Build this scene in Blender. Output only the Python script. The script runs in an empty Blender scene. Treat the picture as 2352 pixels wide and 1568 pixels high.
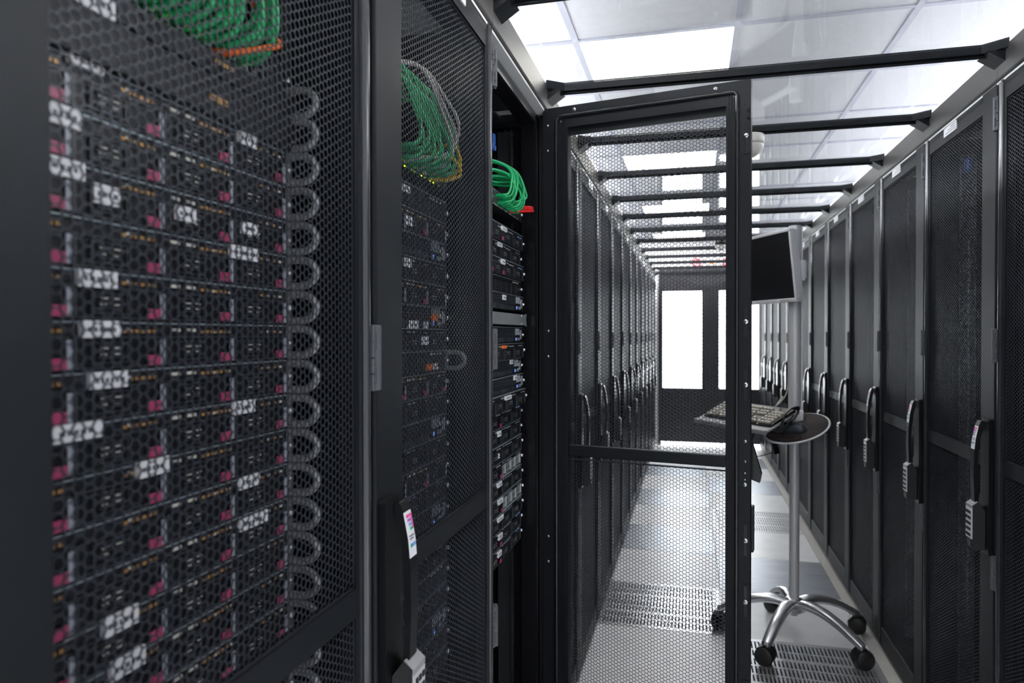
import bpy, math, random
from mathutils import Vector, Matrix
random.seed(7)
C = bpy.context.scene.collection
R = math.radians
# ------------------------------------------------------------------ materials
def mat(name, col, rough=.5, metal=0., spec=.5, emit=None, estr=0., coat=0., bump=None):
    m = bpy.data.materials.new(name); m.use_nodes = True
    nt = m.node_tree; b = nt.nodes['Principled BSDF']
    b.inputs['Base Color'].default_value = (*col, 1)
    b.inputs['Roughness'].default_value = rough
    b.inputs['Metallic'].default_value = metal
    b.inputs['Specular IOR Level'].default_value = spec
    if coat: b.inputs['Coat Weight'].default_value = coat
    if emit:
        b.inputs['Emission Color'].default_value = (*emit, 1); b.inputs['Emission Strength'].default_value = estr
    if bump:
        sc, st = bump
        tc = nt.nodes.new('ShaderNodeTexCoord'); n = nt.nodes.new('ShaderNodeTexNoise'); n.inputs['Scale'].default_value = sc
        bp = nt.nodes.new('ShaderNodeBump'); bp.inputs['Strength'].default_value = st; bp.inputs['Distance'].default_value = .001
        nt.links.new(tc.outputs['Object'], n.inputs['Vector']); nt.links.new(n.outputs['Fac'], bp.inputs['Height'])
        nt.links.new(bp.outputs['Normal'], b.inputs['Normal'])
    return m
def noise_mat(name, c1, c2, scale, rough, metal=0., stretch=(1, 1, 1), spec=.5, rvar=0.):
    m = mat(name, c1, rough, metal, spec); nt = m.node_tree; b = nt.nodes['Principled BSDF']
    tc = nt.nodes.new('ShaderNodeTexCoord'); mp = nt.nodes.new('ShaderNodeMapping'); mp.inputs['Scale'].default_value = stretch
    n = nt.nodes.new('ShaderNodeTexNoise'); n.inputs['Scale'].default_value = scale; n.inputs['Detail'].default_value = 5
    rp = nt.nodes.new('ShaderNodeValToRGB'); rp.color_ramp.elements[0].position = .35; rp.color_ramp.elements[1].position = .65
    rp.color_ramp.elements[0].color = (*c1, 1); rp.color_ramp.elements[1].color = (*c2, 1)
    L = nt.links.new
    L(tc.outputs['Object'], mp.inputs['Vector']); L(mp.outputs['Vector'], n.inputs['Vector']); L(n.outputs['Fac'], rp.inputs['Fac']); L(rp.outputs['Color'], b.inputs['Base Color'])
    if rvar:
        mr = nt.nodes.new('ShaderNodeMapRange'); mr.inputs['To Min'].default_value = rough - rvar; mr.inputs['To Max'].default_value = rough + rvar
        L(n.outputs['Fac'], mr.inputs['Value']); L(mr.outputs['Result'], b.inputs['Roughness'])
    return m
M = {}
M['coat'] = mat('charcoal powder coat', (.008, .0095, .0125), .48, spec=.2, bump=(900, .25))
M['coat_gloss'] = mat('gloss black paint', (.007, .007, .009), .2, spec=.35)
M['mesh'] = mat('perforated black steel', (.024, .027, .036), .40, spec=.32)
M['gasket'] = mat('black rubber gasket', (.012, .012, .014), .25)
M['edge'] = mat('semi gloss rolled edge', (.035, .037, .043), .24, spec=.7)
M['hinge'] = mat('dark grey hinge', (.085, .088, .10), .45, spec=.3)
M['plinth'] = mat('grey plinth metal', (.30, .30, .31), .45)
M['fascia'] = mat('top lit fascia coat', (.07, .068, .068), .42, bump=(900, .2))  # paler than the door coat: light from above put into the colour
M['zinc'] = mat('zinc plated steel', (.62, .64, .66), .28, 1.)
M['rail'] = mat('dark rack rail', (.05, .052, .056), .25, .4)
M['rail_zinc'] = mat('zinc rail', (.55, .57, .6), .3, 1.)
M['black'] = mat('black plastic', (.006, .0065, .008), .3, spec=.35)
M['mouse'] = mat('dark slate plastic', (.045, .055, .07), .32)
M['tray'] = mat('grey tray laminate', (.34, .35, .37), .4)
M['blackmatte'] = mat('matte black plastic', (.014, .014, .015), .55)
M['server'] = mat('server charcoal steel', (.010, .011, .0145), .45, spec=.28)
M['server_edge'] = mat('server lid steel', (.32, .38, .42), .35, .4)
M['carrier'] = mat('drive carrier plastic', (.007, .008, .010), .4, spec=.28)
M['carrier_hi'] = mat('drive carrier trim', (.028, .032, .039), .35)
M['steel_in'] = mat('bare grey steel', (.42, .45, .45), .35, .5)
M['pink'] = mat('magenta latch plastic', (.36, .05, .12), .35)
M['lightbar'] = mat('pale grey plastic', (.30, .32, .37), .35)
M['ringm'] = mat('grey steel loop', (.36, .37, .39), .26, .5)
M['gold'] = mat('amber contacts', (.50, .27, .09), .3, .3)
M['pale'] = mat('ivory contacts', (.66, .64, .58), .35)
M['white'] = mat('white paper label', (.84, .84, .88), .5)
M['ink'] = mat('grey ink', (.12, .12, .15), .6)
M['orange'] = mat('orange tape', (.85, .17, .02), .5)
M['blue'] = mat('blue plastic', (.02, .09, .42), .35)
M['green'] = mat('green cable', (.004, .36, .12), .35)
M['red'] = mat('red cable', (.75, .01, .012), .35)
M['orangec'] = mat('orange cable', (.85, .16, .02), .4)
M['yellow'] = mat('yellow cable', (.80, .52, .01), .4)
M['greyc'] = mat('pale grey cable', (.45, .42, .42), .45)
M['blackc'] = mat('black cable', (.015, .015, .018), .4)
M['led'] = mat('lit green led', (.2, .8, .0), .4, emit=(.55, 1, .02), estr=3.)
M['ledg'] = mat('lit small led', (.1, .6, .1), .4, emit=(.2, 1, .1), estr=1.5)
M['ledb'] = mat('lit blue led', (.1, .2, .8), .4, emit=(.25, .45, 1), estr=.35)
M['alu'] = noise_mat('satin aluminium', (.66, .67, .70), (.72, .73, .76), 60, .4, .25, (1, 1, .02))
M['chrome'] = mat('polished aluminium', (.66, .67, .70), .22, .8)
M['lgrey'] = mat('light grey plastic', (.60, .61, .64), .35)
M['screen'] = mat('dark screen glass', (.012, .012, .014), .22)
M['beige'] = mat('pale key caps', (.40, .38, .34), .45)
M['pad'] = mat('dark mouse mat fabric', (.035, .028, .028), .85)
M['wrist'] = mat('brown gel wrist rest', (.028, .018, .02), .35)
M['tyre'] = mat('castor rubber', (.022, .022, .024), .45)
M['wall'] = mat('white wall paint', (.80, .80, .81), .6)
M['ceil'] = noise_mat('white ceiling tile', (.86, .86, .88), (.90, .90, .92), 40, .6)
M['grid'] = mat('ceiling grid lavender white', (.56, .57, .64), .5)
M['doorblk'] = mat('dark door paint', (.022, .022, .026), .4)
M['floor'] = noise_mat('pale vinyl floor', (.80, .805, .83), (.86, .865, .89), 9, .33, spec=.4, rvar=.05)
M['strip'] = mat('pale floor edge strip', (.52, .51, .49), .35)
M['grille'] = mat('grey grille metal', (.52, .53, .56), .3, .75)
M['grille_lite'] = mat('pale perforated metal', (.66, .66, .67), .35, .3)
M['void'] = mat('dark void under floor', (.01, .012, .014), .8)
M['steel_tile'] = noise_mat('brushed steel tile', (.22, .24, .27), (.36, .38, .42), 30, .38, .8, (.15, 6, 1))
M['lamp'] = mat('lit diffuser', (.9, .9, .85), .5, emit=(1, .975, .90), estr=8.)
M['fill_lamp'] = mat('added fill diffuser', (.9, .9, .85), .5, emit=(.91, .95, 1), estr=108.)  # for unseen side panels added to brighten the ceiling over the aisle
M['day'] = mat('bright daylight backdrop', (.9, .9, .9), .5, emit=(.93, .97, 1), estr=6.)
M['cream'] = mat('cream detector plastic', (.62, .60, .56), .4)
M['signred'] = mat('red sign print', (.75, .03, .07), .5)
M['signor'] = mat('orange sign print', (.85, .28, .03), .5)
M['rb1'] = mat('sticker magenta', (.80, .08, .33), .4); M['rb2'] = mat('sticker violet', (.35, .12, .50), .4)
M['rb3'] = mat('sticker blue', (.20, .32, .72), .4); M['rb4'] = mat('sticker green', (.02, .42, .22), .4)
M['keypad'] = mat('silver keypad face', (.68, .68, .70), .35, .2)
def glassy(name, tint, f0=.05, rough=.02):
    m = bpy.data.materials.new(name); m.use_nodes = True; nt = m.node_tree; nt.nodes.clear(); L = nt.links.new
    o = nt.nodes.new('ShaderNodeOutputMaterial'); mx = nt.nodes.new('ShaderNodeMixShader')
    tr = nt.nodes.new('ShaderNodeBsdfTransparent'); tr.inputs['Color'].default_value = (*tint, 1)
    gl = nt.nodes.new('ShaderNodeBsdfGlossy'); gl.inputs['Roughness'].default_value = rough
    lw = nt.nodes.new('ShaderNodeLayerWeight'); lw.inputs['Blend'].default_value = .5
    p = nt.nodes.new('ShaderNodeMath'); p.operation = 'POWER'; p.inputs[1].default_value = 5
    ml = nt.nodes.new('ShaderNodeMath'); ml.operation = 'MULTIPLY_ADD'; ml.inputs[1].default_value = .9; ml.inputs[2].default_value = f0
    L(lw.outputs['Facing'], p.inputs[0]); L(p.outputs[0], ml.inputs[0]); L(ml.outputs[0], mx.inputs['Fac'])
    L(tr.outputs[0], mx.inputs[1]); L(gl.outputs[0], mx.inputs[2]); L(mx.outputs[0], o.inputs['Surface'])
    return m
M['sheet'] = glassy('clear roof sheet', (.97, .975, .98))
M['pane'] = glassy('door glass', (.97, .98, .98))
# ------------------------------------------------------------------ mesh builder
class MB:
    def __init__(s): s.v = []; s.f = []; s.m = []; s.sm = []
    def add(s, vs, fs, mi=0, smooth=False, T=None):
        o = len(s.v)
        s.v += [tuple(T @ Vector(p)) if T else tuple(p) for p in vs]
        for f in fs: s.f.append([i + o for i in f]); s.m.append(mi); s.sm.append(smooth)
        return s
    def box(s, x0, x1, y0, y1, z0, z1, mi=0, T=None):
        v = [(x, y, z) for x in (x0, x1) for y in (y0, y1) for z in (z0, z1)]
        return s.add(v, [(0, 1, 3, 2), (4, 6, 7, 5), (0, 4, 5, 1), (2, 3, 7, 6), (0, 2, 6, 4), (1, 5, 7, 3)], mi, False, T)
    def prism(s, pts, a0, a1, axis='z', mi=0, T=None, smooth=False):
        # pts 2D polygon extruded along axis
        n = len(pts)
        def P(p, a):
            if axis == 'z': return (p[0], p[1], a)
            if axis == 'y': return (p[0], a, p[1])
            return (a, p[0], p[1])
        v = [P(p, a0) for p in pts] + [P(p, a1) for p in pts]
        fs = [(i, (i + 1) % n, (i + 1) % n + n, i + n) for i in range(n)]
        o = len(s.v); s.add(v, fs, mi, smooth, T); s.add(v, [tuple(range(n))[::-1], tuple(range(n, 2 * n))], mi, False, T)
        return s
    def tube(s, pts, r, n=8, mi=0, T=None, caps=True, closed=False):
        pts = [Vector(p) for p in pts]; N = len(pts); rr = r if isinstance(r, (list, tuple)) else [r] * N
        vs = []; up = None
        for i, p in enumerate(pts):
            if closed: t = pts[(i + 1) % N] - pts[i - 1]
            else: t = (pts[min(i + 1, N - 1)] - pts[max(i - 1, 0)])
            if t.length < 1e-9: t = Vector((0, 0, 1))
            t.normalize()
            if up is None:
                up = Vector((0, 0, 1)) if abs(t.z) < .9 else Vector((1, 0, 0))
            a = up - t * up.dot(t)
            if a.length < 1e-6: a = t.orthogonal()
            a.normalize(); up = a; b = t.cross(a)
            for k in range(n):
                th = 2 * math.pi * k / n; vs.append(p + (a * math.cos(th) + b * math.sin(th)) * rr[i])
        fs = []
        for i in range(N if closed else N - 1):
            j = (i + 1) % N
            for k in range(n):
                fs.append((i * n + k, i * n + (k + 1) % n, j * n + (k + 1) % n, j * n + k))
        s.add(vs, fs, mi, True, T)
        if caps and not closed:
            s.add(vs[:n], [tuple(range(n))[::-1]], mi, False, T); s.add(vs[-n:], [tuple(range(n))], mi, False, T)
        return s
    def cyl(s, a, b, r, n=16, mi=0, T=None, r2=None): return s.tube([a, b], [r, r if r2 is None else r2], n, mi, T)
    def lathe(s, prof, n=20, mi=0, T=None):
        vs = [(r * math.cos(2 * math.pi * k / n), r * math.sin(2 * math.pi * k / n), z) for r, z in prof for k in range(n)]
        fs = [(i * n + k, i * n + (k + 1) % n, (i + 1) * n + (k + 1) % n, (i + 1) * n + k) for i in range(len(prof) - 1) for k in range(n)]
        return s.add(vs, fs, mi, True, T)
    def flip(s):
        s.v = [(-x, y, z) for x, y, z in s.v]; s.f = [f[::-1] for f in s.f]; return s
    def mesh(s, name, mats):
        me = bpy.data.meshes.new(name); me.from_pydata(s.v, [], s.f)
        for m in (mats if isinstance(mats, (list, tuple)) else [mats]): me.materials.append(M[m])
        me.polygons.foreach_set('material_index', s.m); me.polygons.foreach_set('use_smooth', s.sm); me.update(); return me
    def build(s, name, mats, parent=None, loc=(0, 0, 0), bevel=0, seg=2):
        return link(name, s.mesh(name, mats), parent, loc, bevel, seg)
def link(name, me, parent=None, loc=(0, 0, 0), bevel=0, seg=2):
    o = bpy.data.objects.new(name, me); C.objects.link(o); o.location = loc
    if parent: o.parent = parent
    if bevel:
        b = o.modifiers.new('bevel', 'BEVEL'); b.width = bevel; b.segments = seg; b.limit_method = 'ANGLE'; b.angle_limit = R(40)
    return o
def tag(o, label=None, cat=None, group=None, kind=None):
    if label: o['label'] = label
    if cat: o['category'] = cat
    if group: o['group'] = group
    if kind: o['kind'] = kind
    return o
def empty(name, loc, label=None, cat=None, group=None, parent=None):
    o = bpy.data.objects.new(name, None); C.objects.link(o); o.location = loc; o.empty_display_size = .05
    if parent: o.parent = parent
    return tag(o, label, cat, group)
def kids(o, allobs): return [c for c in allobs if c.parent == o]
def copy_tree(o, parent=None, index=None):
    if index is None:
        index = {}
        for q in C.objects:
            if q.parent: index.setdefault(q.parent.name, []).append(q)
    c = o.copy(); C.objects.link(c)
    if parent: c.parent = parent
    for ch in index.get(o.name, []): copy_tree(ch, c, index)
    return c
def smooth_path(pts, n=8, closed=False):
    P = [Vector(p) for p in pts]; out = []; N = len(P)
    for i in range(N if closed else N - 1):
        p0 = P[(i - 1) % N] if closed or i > 0 else P[i]; p1 = P[i]; p2 = P[(i + 1) % N]
        p3 = P[(i + 2) % N] if closed or i + 2 < N else P[(i + 1) % N]
        for k in range(n):
            t = k / n
            out.append(.5 * ((2 * p1) + (p2 - p0) * t + (2 * p0 - 5 * p1 + 4 * p2 - p3) * t * t + (3 * p1 - p0 - 3 * p2 + p3) * t ** 3))
    if not closed: out.append(P[-1])
    return out
ORD = ['first', 'second', 'third', 'fourth', 'fifth', 'sixth', 'seventh', 'eighth', 'ninth', 'tenth', 'eleventh', 'twelfth', 'thirteenth', 'fourteenth', 'fifteenth', 'sixteenth', 'seventeenth', 'eighteenth', 'nineteenth', 'twentieth', 'twenty-first', 'twenty-second']
# ------------------------------------------------------------------ layout
XL, XR = -.4226, .792            # front planes of the two rows of cabinets
YL, YR = .2847, 1.5396           # near end of each row
NL, NR = 14, 12
H = 1.366                        # eye height
DT, DB = 2.034, .03              # cabinet door top, bottom
TOP = 2.118
YEND = 8.88
# ------------------------------------------------------------------ setting
fl = MB(); fl.box(-5, 5, -4, 11.5, -.05, -.012)
fo = fl.build('floor', 'floor'); tag(fo, kind='structure')
# raised-floor tiles laid over the base; aisle is two tiles wide
FX = [-.45, .15, .75]
special = {(0, 0): 'grille', (1, -1): 'grille', (1, 1): 'steel', (0, 2): 'steel', (0, 4): 'steel', (1, 3): 'perf', (1, 5): 'steel', (0, 6): 'steel', (1, 7): 'steel'}
tiles = MB(); g = .0012
for i in (0, 1):
    for k in range(-10, 10):
        if (i, k) in special: continue
        x0, y0 = FX[i], 3.3 + .6 * k
        tiles.box(x0 + g, x0 + .6 - g, y0 + g, y0 + .6 - g, -.011, 0)
o = tiles.build('floor_tiles', 'floor'); o.name = 'floor_2'; tag(o, kind='structure')
st = MB(); st.box(.752, 1.0, -2.7, 8.86, -.011, -.001); st.box(-.66, -.452, -2.7, 8.86, -.011, -.001)
for x0, x1 in ((1.002, 5), (-5, -.662)): st.box(x0, x1, -3, 11, -.011, -.001)
o = st.build('trim_1', 'strip'); tag(o, kind='structure')
def grille_tile(i, k, kind):
    x0, y0 = FX[i] + .002, 3.3 + .6 * k + .002; w = .596
    side = 'left' if i == 0 else 'right'
    if kind == 'steel':
        nth = [q for q in sorted(special) if special[q] == 'steel' and q[0] == i].index((i, k))
        m = MB().box(0, w, 0, w, -.0105, .0005)
        o = m.build('steel_floor_tile', 'steel_tile', None, (x0, y0, 0), .001, 1)
        tag(o, 'brushed grey steel floor tile, %s one from the camera in the %s half of the aisle' % (ORD[nth], side), 'floor tile', 'steel floor tiles')
        return
    r = empty('floor_grille', (x0, y0, 0))
    f = MB()
    e = .028
    f.box(0, w, 0, e, -.0105, .0012); f.box(0, w, w - e, w, -.0105, .0012); f.box(0, e, e, w - e, -.0105, .0012); f.box(w - e, w, e, w - e, -.0105, .0012)
    mt = 'grille' if kind == 'grille' else 'grille_lite'
    f.build('frame', mt, r)
    s_ = MB(); n = 34
    for q in range(n):
        x = e + (w - 2 * e) * (q + .5) / n; s_.box(x - .0044, x + .0044, e, w - e, -.0100, .0004)
    for q in range(1, 7):
        y = e + (w - 2 * e) * q / 7; hw = .014 if q in (2, 5) else .006
        s_.box(e, w - e, y - hw, y + hw, -.0102, .0006)
    o = s_.build('slats', mt, r)
    MB().box(.001, w - .001, .001, w - .001, -.0118, -.0106).build('shade_sheet', 'void', r)  # dark sheet painting in the shade of the void below the slats
    if kind == 'grille':
        tag(r, 'grey slotted metal floor grille %s' % ('behind the open mesh door in the left aisle half' if i == 0 else 'under the front castors of the monitor cart'), 'floor grille')
    else: tag(r, 'pale finely slotted floor grille behind the cart in the right half of the aisle', 'floor grille')
for (i, k), kd in special.items(): grille_tile(i, k, kd)
# ceiling
CZ = 2.5
ce = MB(); ce.box(-2.235, 2.565, -1.49, 10.5, CZ + .012, CZ + .05)
lit = []
for ix in range(-4, 4):
    for iy in range(-7, 13):
        x0, y0 = .165 + .6 * ix, 2.71 + .6 * iy
        if (ix == -1 and iy % 3 == 0) or (ix == -4) or (ix == 3 and iy >= -1): lit.append((x0, y0, ix, iy)); continue  # the two outer columns are added fill lights
        ce.box(x0, x0 + .6, y0, y0 + .6, CZ + .004, CZ + .0119)
o = ce.build('ceiling', 'ceil'); tag(o, kind='structure')
gr = MB()
for ix in range(-4, 5): gr.box(.165 + .6 * ix - .012, .165 + .6 * ix + .012, -1.49, 10.5, CZ - .002, CZ + .004)
for iy in range(-7, 14): gr.box(-2.235, 2.565, 2.71 + .6 * iy - .012, 2.71 + .6 * iy + .012, CZ - .0015, CZ + .004)
o = gr.build('trim_2', 'grid'); tag(o, kind='structure')
near = sorted([l for l in lit if l[2] == -1 and l[3] >= 0], key=lambda l: l[3])
for x0, y0, ix, iy in lit:
    r = empty('ceiling_or_fill_light', (x0, y0, CZ))
    MB().box(.012, .588, .012, .588, .0, .004).build('diffuser', 'lamp' if ix == -1 else 'fill_lamp', r)
    f = MB(); f.box(.002, .598, .002, .012, -.001, .004); f.box(.002, .598, .588, .598, -.001, .004); f.box(.002, .012, .012, .588, -.001, .004); f.box(.588, .598, .012, .588, -.001, .004)
    f.build('frame', 'wall', r)
    if ix == -1 and iy >= 0: lb = 'lit cream ceiling panel above the aisle, %s one from the camera' % ORD[iy // 3]
    elif ix == -1: lb = 'lit cream ceiling panel above the aisle behind the camera'
    else: lb = 'added unseen fill light panel above the space behind the %s row of cabinets' % ('left' if ix < 0 else 'right')
    tag(r, lb, 'ceiling light', 'ceiling light panels' if ix == -1 else ('added fill panels over the %s side' % ('left' if ix < 0 else 'right')))
# end wall with the double door
w = MB()
DX0, DX1, DZ = -.394, .86, 2.165
w.box(-5, DX0, YEND, YEND + .12, -.011, CZ); w.box(DX1, 5, YEND, YEND + .12, -.011, CZ); w.box(DX0, DX1, YEND, YEND + .12, DZ, CZ)
o = w.build('wall_back', 'wall'); tag(o, kind='structure')
W1, W2, WZ = (-.341, .128), (.331, .789), (.70, 1.895)
d = MB(); t0, t1 = YEND + .01, YEND + .06
def leaf(x0, x1, wx):
    d.box(x0, wx[0], t0, t1, .036, DZ - .06); d.box(wx[1], x1, t0, t1, .036, DZ - .06)
    d.box(wx[0], wx[1], t0, t1, .036, WZ[0]); d.box(wx[0], wx[1], t0, t1, WZ[1], DZ - .06)
leaf(DX0 + .03, .2300, W1); leaf(.2300, DX1 - .03, W2)
dr = d.build('door_1', 'doorblk'); tag(dr, kind='structure')
fr = MB(); fr.box(DX0, DX0 + .03, YEND - .01, YEND + .1, 0, DZ); fr.box(DX1 - .03, DX1, YEND - .01, YEND + .1, 0, DZ); fr.box(DX0 + .03, DX1 - .03, YEND - .01, YEND + .1, DZ - .058, DZ)
fr.build('door_frame', 'doorblk', dr)
for wx in (W1, W2):
    MB().box(wx[0], wx[1], t0 + .02, t0 + .026, *WZ).build('pane', 'pane', dr)
# the bright room past the door: a tall daylight window
bk = MB(); bk.box(-1.4, 2.0, 10.6, 10.62, .0, 2.45)
o = bk.build('window_1', 'day'); tag(o, kind='structure')
# signs on the wall above the door
def disc_ring(mb, cx, cz, r0, r1, y0, y1, mi, n=24):
    vs = []; 
    for k in range(n):
        c, s = math.cos(2 * math.pi * k / n), math.sin(2 * math.pi * k / n)
        for r in (r0, r1):
            for y in (y0, y1): vs.append((cx + r * c, y, cz + r * s))
    fs = []
    for k in range(n):
        a, b = 4 * k, 4 * ((k + 1) % n)
        fs += [(a, b, b + 2, a + 2), (a + 1, a + 3, b + 3, b + 1), (a, a + 1, b + 1, b), (a + 2, b + 2, b + 3, a + 3)]
    mb.add(vs, fs, mi)
def round_sign(x, z, lb):
    r = empty('round_sign', (x, YEND, z), lb, 'sign')
    MB().tube([(0, 0, 0), (0, -.003, 0)], .058, 24).build('plate', 'white', r)
    q = MB(); disc_ring(q, 0, 0, .036, .055, -.006, -.003, 0); q.box(-.004, .004, -.006, -.003, -.036, .036, T=Matrix.Rotation(R(45), 4, 'Y'))
    q.build('red_ring', 'signred', r)
round_sign(.065, 2.239, 'red and white round prohibition sign above the left door leaf')
round_sign(.425, 2.232, 'red and white round prohibition sign above the right door leaf')
o = MB().box(-.024, .024, -.004, 0, -.024, .024).build('warning_sign', 'signor', None, (.249, YEND, 2.236)); tag(o, 'small orange square sign between the two round red signs above the door', 'sign')
# ------------------------------------------------------------------ cross beams and roof sheets
YB = 2.123
bm = MB(); L_ = XR - XL
def beam_mesh():
    m = MB(); z0, z1 = 0, .024; hw = .015
    m.prism([(0, -.055), (.05, -hw), (L_ - .05, -hw), (L_, -.055), (L_, .055), (L_ - .05, hw), (.05, hw), (0, .055)], z0, z1)
    m.box(.0, L_, -.004, .004, -.008, -.0001)
    m.prism([(0, -.03), (.045, -.0005), (0, -.0005)], -.035, .035, 'y')
    m.prism([(L_, -.03), (L_, -.0005), (L_ - .045, -.0005)], -.035, .035, 'y')
    return m
bmesh_ = beam_mesh().mesh('cross_beam', 'coat')
for k in range(-3, 12):
    y = YB + .6 * k
    if y < .3: continue
    o = link('cross_beam', bmesh_, None, (XL, y, TOP - .014), .002, 1)
    n = k + 2
    tag(o, 'black metal roof beam across the aisle, %s from the camera' % ORD[n], 'beam', 'roof beams across the aisle')
    if y < 5.2:
        q = MB().box(XL + .004, XR - .004, y + .017, y + .583, TOP + .0035, TOP + .0065).build('roof_sheet', 'sheet')
        tag(q, 'clear glossy roof sheet resting just past the %s roof beam from the camera' % ORD[n], 'roof sheet', 'clear roof sheets')
# ------------------------------------------------------------------ cabinets
def hex_panel(y0, y1, z0, z1, xf, th):
    """perforated steel: hexagonal holes, flat-topped, staggered columns; rows y0..y1, z0..z1"""
    p = .0103; cs = p * .8660254; hr = p / math.sqrt(3) * .885   # hole circumradius
    R0 = p / math.sqrt(3)
    ncol = int((y1 - y0 - .004) / cs); off = (y1 - y0 - ncol * cs) / 2 + cs / 2
    nrow = int((z1 - z0 - .008) / p); zo = (z1 - z0 - nrow * p) / 2 + p * .25
    v = []; f = []; sm = []
    vid = {}
    def V(x, y, z):
        key = (x, round(y, 5), round(z, 5))
        i = vid.get(key)
        if i is None: i = len(v); vid[key] = i; v.append((x, y, z))
        return i
    cosk = [(math.cos(math.pi / 3 * k), math.sin(math.pi / 3 * k)) for k in range(6)]
    xb = xf - th
    for c in range(ncol):
        cy = y0 + off + c * cs
        for r in range(nrow):
            cz = z0 + zo + r * p + (p / 2 if c % 2 else 0)
            o6 = [V(xf, cy + R0 * a, cz + R0 * b) for a, b in cosk]; q6 = [V(xb, cy + R0 * a, cz + R0 * b) for a, b in cosk]
            n = len(v)
            for x in (xf, xb):
                for a, b in cosk: v.append((x, cy + hr * a, cz + hr * b))
            for k in range(6):
                j = (k + 1) % 6
                f.append((o6[k], o6[j], n + j, n + k)); f.append((q6[j], q6[k], n + 6 + k, n + 6 + j)); f.append((n + k, n + j, n + 6 + j, n + 6 + k))
    # solid margins
    m = MB(); m.add(v, f)
    ya, yb = y0 + off - cs / 2 + R0 * .1, y0 + off + (ncol - 1) * cs + cs / 2 - R0 * .1
    za, zb = z0 + zo - p * .52, z0 + zo + (nrow - 1) * p + p * 1.02
    za2 = z0 + zo - p * .5; 
    if ya > y0: m.box(xb, xf, y0, ya - R0 * .45, z0, z1)
    if yb < y1: m.box(xb, xf, yb + R0 * .45, y1, z0, z1)
    m.box(xb, xf, y0, y1, z0, za2); m.box(xb, xf, y0, y1, zb, z1)
    return m
BAR0, BAR1 = .994, 1.032
DW = .584; DIN = .008    # door occupies local y .008 .. .592 ; its origin is the hinge edge
M0, M1 = -.487, -.036    # mesh window, from hinge edge
MZ0, MZ1 = .11, 1.98
TH = .026
def arc(cx, cy, r, a0, a1, n=5): return [(cx + r * math.cos(R(a0 + (a1 - a0) * i / n)), cy + r * math.sin(R(a0 + (a1 - a0) * i / n))) for i in range(n + 1)]
def door_frame_mb(m0=M0, m1=M1):
    m = MB()
    # plan profile of the hinge stile with a rolled outer lip, of the latch stile
    r = .013
    m.prism([(-TH, m1), (-.004, m1), (-.004, -.026), (-.001, -.024)] + arc(-r, -r, r, 0, 90)[0:] + [(-TH, 0)], DB, DT)
    r = .006
    m.prism([(-TH, -DW)] + arc(-r, -DW + r, r, -90, 0) + [(0, m0 - .004), (-.004, m0), (-TH, m0)], DB, DT)
    r = .012
    m.prism([(-TH, MZ1), (-.002, MZ1), (-.002, DT - .020)] + arc(-r, DT - r, r, 0, 90) + [(-TH, DT)], m0, m1, 'y')
    m.prism([(-TH, DB), (0, DB), (0, MZ0 - .003), (-.003, MZ0), (-TH, MZ0)], m0, m1, 'y')
    m.box(-TH * .7, -.003, m0, m1, BAR0, BAR1)
    return m
def mesh_panel_mb(m0=M0, m1=M1):
    m = hex_panel(m0 - .002, m1 + .002, MZ0 - .002, BAR0 + .002, -.007, .0013)
    n = hex_panel(m0 - .002, m1 + .002, BAR1 - .002, MZ1 + .002, -.007, .0013)
    m.add(n.v, n.f); return m
def hinge_mb(z):
    m = MB(); h = .045
    for a, b in ((-h, -.022), (-.0215, -.0005), (.0005, .0215), (.022, h)):
        m.box(-.012, .005, -.001, .024, z + a, z + b)
    m.cyl((.004, .0115, z - h + .001), (.004, .0115, z + h - .001), .0062, 12)
    for c in (-.023, .023): m.box(-.002, .0105, .002, .006, z + c - .011, z + c + .011)
    return m
HC = M0 - (DW + M0) * .42     # centre line of the handle on the latch stile
HC = -DW + .044
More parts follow.
